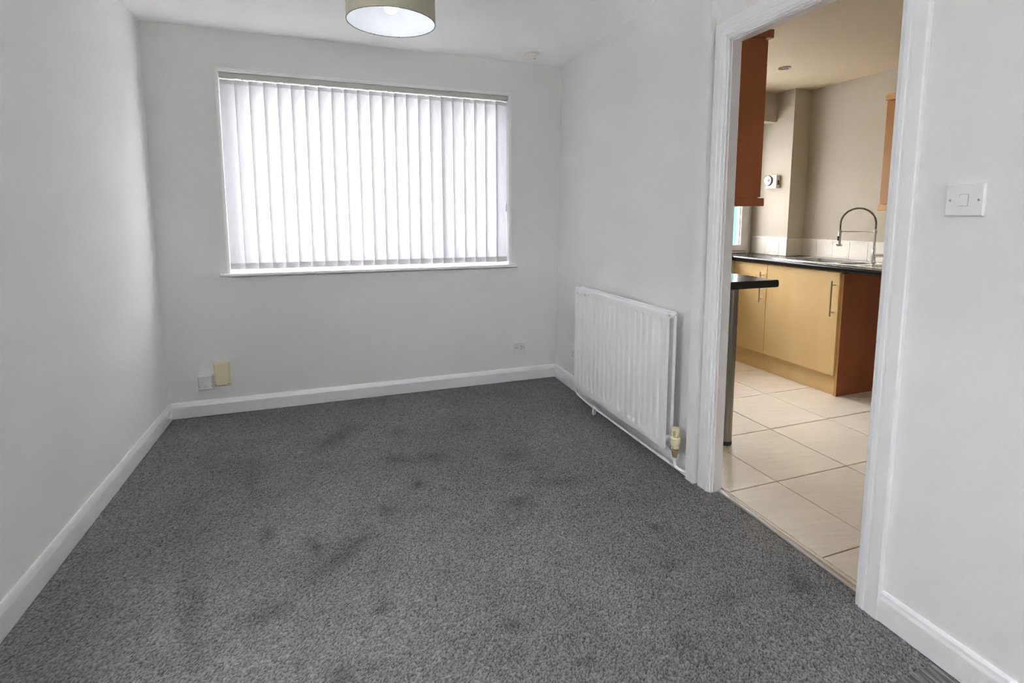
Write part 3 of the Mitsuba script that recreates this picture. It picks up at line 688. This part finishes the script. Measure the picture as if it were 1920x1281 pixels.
k = thing('kitchen_tap', 'chrome pull-down spring tap standing behind the sink', 'kitchen tap')
TX, TY = 4.712, -1.03
ZB = WT + .0037
obj('base', join(lathe([(0, 0), (.021, 0), (.021, .005), (.015, .009), (.014, .085), (.010, .095), (0, .095)], (TX, TY, ZB), (TX, TY, 1.5), 28)), 'chrome', k)
obj('handle_body', cyl((TX, TY, ZB + .055), (TX + .02, TY - .075, ZB + .058), .0125, 20), 'chrome', k)
obj('lever', tube([(TX + .016, TY - .062, ZB + .066), (TX + .018, TY - .072, ZB + .10), (TX + .02, TY - .080, ZB + .145)], .0045, 8), 'chrome', k)
obj('pole', cyl((TX, TY, ZB + .09), (TX, TY, 1.182), .0092, 20), 'chrome', k)
DV = np.array([-.7071, .7071, 0]); REACH = .225
pole_top = np.array([TX, TY, 1.182])
arc = [np.array([TX, TY, 1.182])]
for t in np.linspace(0, math.pi, 40):
    arc.append(np.array([TX, TY, 0]) + DV * (REACH / 2 - REACH / 2 * math.cos(t)) + np.array([0, 0, 1.215 + .115 * math.sin(t)]))
arc.append(np.array([TX, TY, 0]) + DV * REACH + np.array([0, 0, 1.150]))
arc = np.array(arc)
obj('hose', tube(arc, .0062, 10), 'rubber', k, 'black hose inside the spring')
L = np.concatenate([[0], np.cumsum(np.linalg.norm(np.diff(arc, axis=0), axis=1))])
NT = 46
tt = np.linspace(0, L[-1], NT * 12)
cpt = np.stack([np.interp(tt, L, arc[:, q]) for q in range(3)], 1)
tg = np.gradient(cpt, axis=0); tg /= np.linalg.norm(tg, axis=1, keepdims=True)
side = np.cross(DV, [0, 0, 1.0]); nrm = np.cross(tg, side)
ang = tt / L[-1] * NT * 2 * math.pi
obj('spring', tube(cpt + .0086 * (np.cos(ang)[:, None] * side + np.sin(ang)[:, None] * nrm), .0017, 5), 'brushed_nickel', k, 'coiled steel spring')
hx = np.array([TX, TY, 0]) + DV * REACH
obj('holder_arm', join(tube([(TX, TY, 1.158), hx + (0, 0, 1.158)], .0036, 8), cyl((TX, TY, 1.146), (TX, TY, 1.172), .0125, 20), cyl(hx + (0, 0, 1.148), hx + (0, 0, 1.168), .0135, 20)), 'chrome', k)
hs = obj('spray_head', lathe([(0, 0), (.020, 0), (.021, .008), (.013, .016), (.012, .03), (.012, .095), (.009, .108), (0, .108)], hx + (0, 0, 1.050), hx + (0, 0, 2), 24), 'chrome', k)
obj('button', chamfer_box(hx[0] - .020, hx[0] - .009, hx[1] - .005, hx[1] + .005, 1.09, 1.125, .003), 'rubber', hs)

# wall cabinets
def wall_cabinet(key, label, x0, x1, y0, y1, z0, z1, front, pm, dm, warp_back=False):
    """front = -1: doors face -x; +1: doors face +x."""
    k = thing(key, label, 'kitchen cabinet')
    fx = x0 if front < 0 else x1
    c0, c1 = (x0 + .021, x1) if front < 0 else (x0, x1 - .021)
    def wrp(m):
        if not warp_back: return m
        v = np.array(m.vertices); s = v[:, 0] < 2.72; v[s, 0] = xk(v[s, 1]) + .001; return trimesh.Trimesh(v, m.faces, process=False)
    obj('carcass', wrp(chamfer_box(c0, c1, y0 + .018, y1, z0, z1)), 'beech', k, smooth=False)
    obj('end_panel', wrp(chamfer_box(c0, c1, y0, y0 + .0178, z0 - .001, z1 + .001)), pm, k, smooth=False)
    ds = np.linspace(y0 + .002, y1 - .002, max(1, round((y1 - y0) / .5)) + 1)
    for a, b in zip(ds[:-1], ds[1:]):
        xa, xb = (fx, fx + .019) if front < 0 else (fx - .019, fx)
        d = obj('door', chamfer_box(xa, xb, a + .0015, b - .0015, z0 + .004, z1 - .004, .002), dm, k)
        hy = a + .04 if front < 0 else b - .04
        bar = cyl((fx + front * .033, hy, z0 + .05), (fx + front * .033, hy, z0 + .25), .0055, 10)
        obj('handle', join(bar, *[cyl((fx - front * .001, hy, z), (fx + front * .033, hy, z), .004, 8) for z in (z0 + .075, z0 + .225)]), 'brushed_nickel', d)
    o = .014
    ca, cb = (x0 - o, x1) if front < 0 else (x0, x1 + o)
    obj('cornice', wrp(chamfer_box(ca, cb, y0 - o, y1, z1 + .002, z1 + .040, .002 if not warp_back else 0)), pm, k, smooth=False)
    obj('pelmet', wrp(chamfer_box(ca, cb, y0 - o * .4, y1, z0 - .040, z0 - .002, .003 if not warp_back else 0)), 'beech_trim' if front < 0 else pm, k, smooth=False)
wall_cabinet('wall_cabinet', 'wall cabinet end, shade in its dark brown colour, just inside the doorway, above the bar', 2.70, 2.972, -1.714, -.35, 1.360, 2.106, 1, 'beech_shaded', 'beech_shaded', True)
wall_cabinet('wall_cabinet_001', 'beech wall cabinet with shade in its amber door colour on the sink wall, cut off by the door frame', 4.540, KX1 - .001, -2.05, -1.165, 1.350, 2.045, -1, 'beech_trim', 'beech_door_shaded')

# breakfast bar
k = thing('breakfast_bar', 'black breakfast bar on a round steel leg beside the doorway', 'breakfast bar')
r = .012
P = [(2.70, WB), (2.70, WT)] + [(3.256 - r + r * math.sin(t), WT - r + r * math.cos(t)) for t in np.linspace(0, math.pi / 2, 6)] + [(3.256 - r + r * math.cos(t), WB + r - r * math.sin(t)) for t in np.linspace(0, math.pi / 2, 6)]
top = extrude(P, (0, -1.580, 0), (1, 0, 0), (0, 0, 1), (0, 1.580 + KYB - .003, 0))
v = np.array(top.vertices); s = v[:, 0] < 2.72; v[s, 0] = xk(v[s, 1]) + .001; top.vertices = v
obj('top', top, 'black_laminate', k, 'black laminate top', smooth=25)
lg = obj('leg', cyl((3.018, -1.500, .020), (3.018, -1.500, WB - .004),   .030, 32), 'leg_steel', k, 'round brushed steel leg')
obj('foot', cyl((3.018, -1.500, -.001), (3.018, -1.500, .022), .031, 32), 'rubber', lg, 'black foot')
obj('mount', cyl((3.018, -1.500, WB - .006), (3.018, -1.500, WB), .045, 28), 'steel', lg)

# thermostat with its round dial on the pier
k = thing('room_thermostat', 'cream box with round silver dial on the kitchen pier', 'thermostat')
obj('body', chamfer_box(KXP - .040, KXP, -.170, -.045, 1.520, 1.628, .006), 'plastic_ivory', k)
obj('dial', lathe([(0, 0), (.040, 0), (.043, .004), (.043, .012), (.038, .016), (.030, .016), (.028, .013), (0, .013)], (KXP - .038, -.078, 1.582), (KXP - 1, -.078, 1.582), 36), 'plastic_white', k)
obj('bezel', lathe([(.041, 0), (.046, 0), (.046, .012), (.041, .012), (.041, 0)], (KXP - .039, -.078, 1.582), (KXP - 1, -.078, 1.582), 36), 'dark', k)
obj('knob', lathe([(0, 0), (.019, 0), (.017, .018), (.014, .021), (0, .021)], (KXP - .048, -.078, 1.582), (KXP - 1, -.078, 1.582), 24), 'chrome', k)
obj('switch', chamfer_box(KXP - .030, KXP - .012, -.1715, -.168, 1.543, 1.58, .001), 'dark', k)
obj('screw', cyl((KXP - .0415, -.146, 1.612), (KXP - .039, -.146, 1.612), .004, 12), 'dark', k)
obj('base_plate', chamfer_box(KXP - .044, KXP - .001, -.172, -.045, 1.513, 1.5205, .002), 'plastic_grey', k)

# one recessed spotlight, and two unseen ones added to fill the kitchen
def spot(x, y, label):
    k = thing(numbered('spotlight'), label, 'spotlight')
    obj('ring', lathe([(.026, 0), (.042, 0), (.043, .003), (.040, .006), (.028, .006), (.026, 0)], (x, y, HK - .006), (x, y, HK), 32), 'chrome', k)
    obj('reflector', lathe([(0, .0), (.018, .0), (.0265, -.003), (.0265, -.001), (0, .002)], (x, y, HK - .002), (x, y, HK + 1), 24), 'dark', k)
    obj('lens', lathe([(0, 0), (.016, .001), (.016, .003), (0, .003)], (x, y, HK - .007), (x, y, HK), 20), 'alu', k)
    scene[k + '_light'] = {'type': 'spot', 'to_world': T().look_at(origin=[x, y, HK - .009], target=[x, y, 0], up=[1, 0, 0]), 'intensity': rgb([SPOT * c for c in (1.0, .90, .76)]), 'sampling_weight': 0.5, 'cutoff_angle': 48.0, 'beam_width': 22.0}  # every spotlight is lit, as fill for doors and floor
spot(4.086, -.717, 'round chrome spotlight set in the kitchen ceiling above the sink cabinets')
spot(3.45, -.717, 'unseen round chrome spotlight added for fill light in the kitchen ceiling beside the bar, hidden by the door frame')
spot(3.45, -1.95, 'unseen round chrome spotlight added for fill light in the kitchen ceiling just inside the doorway')
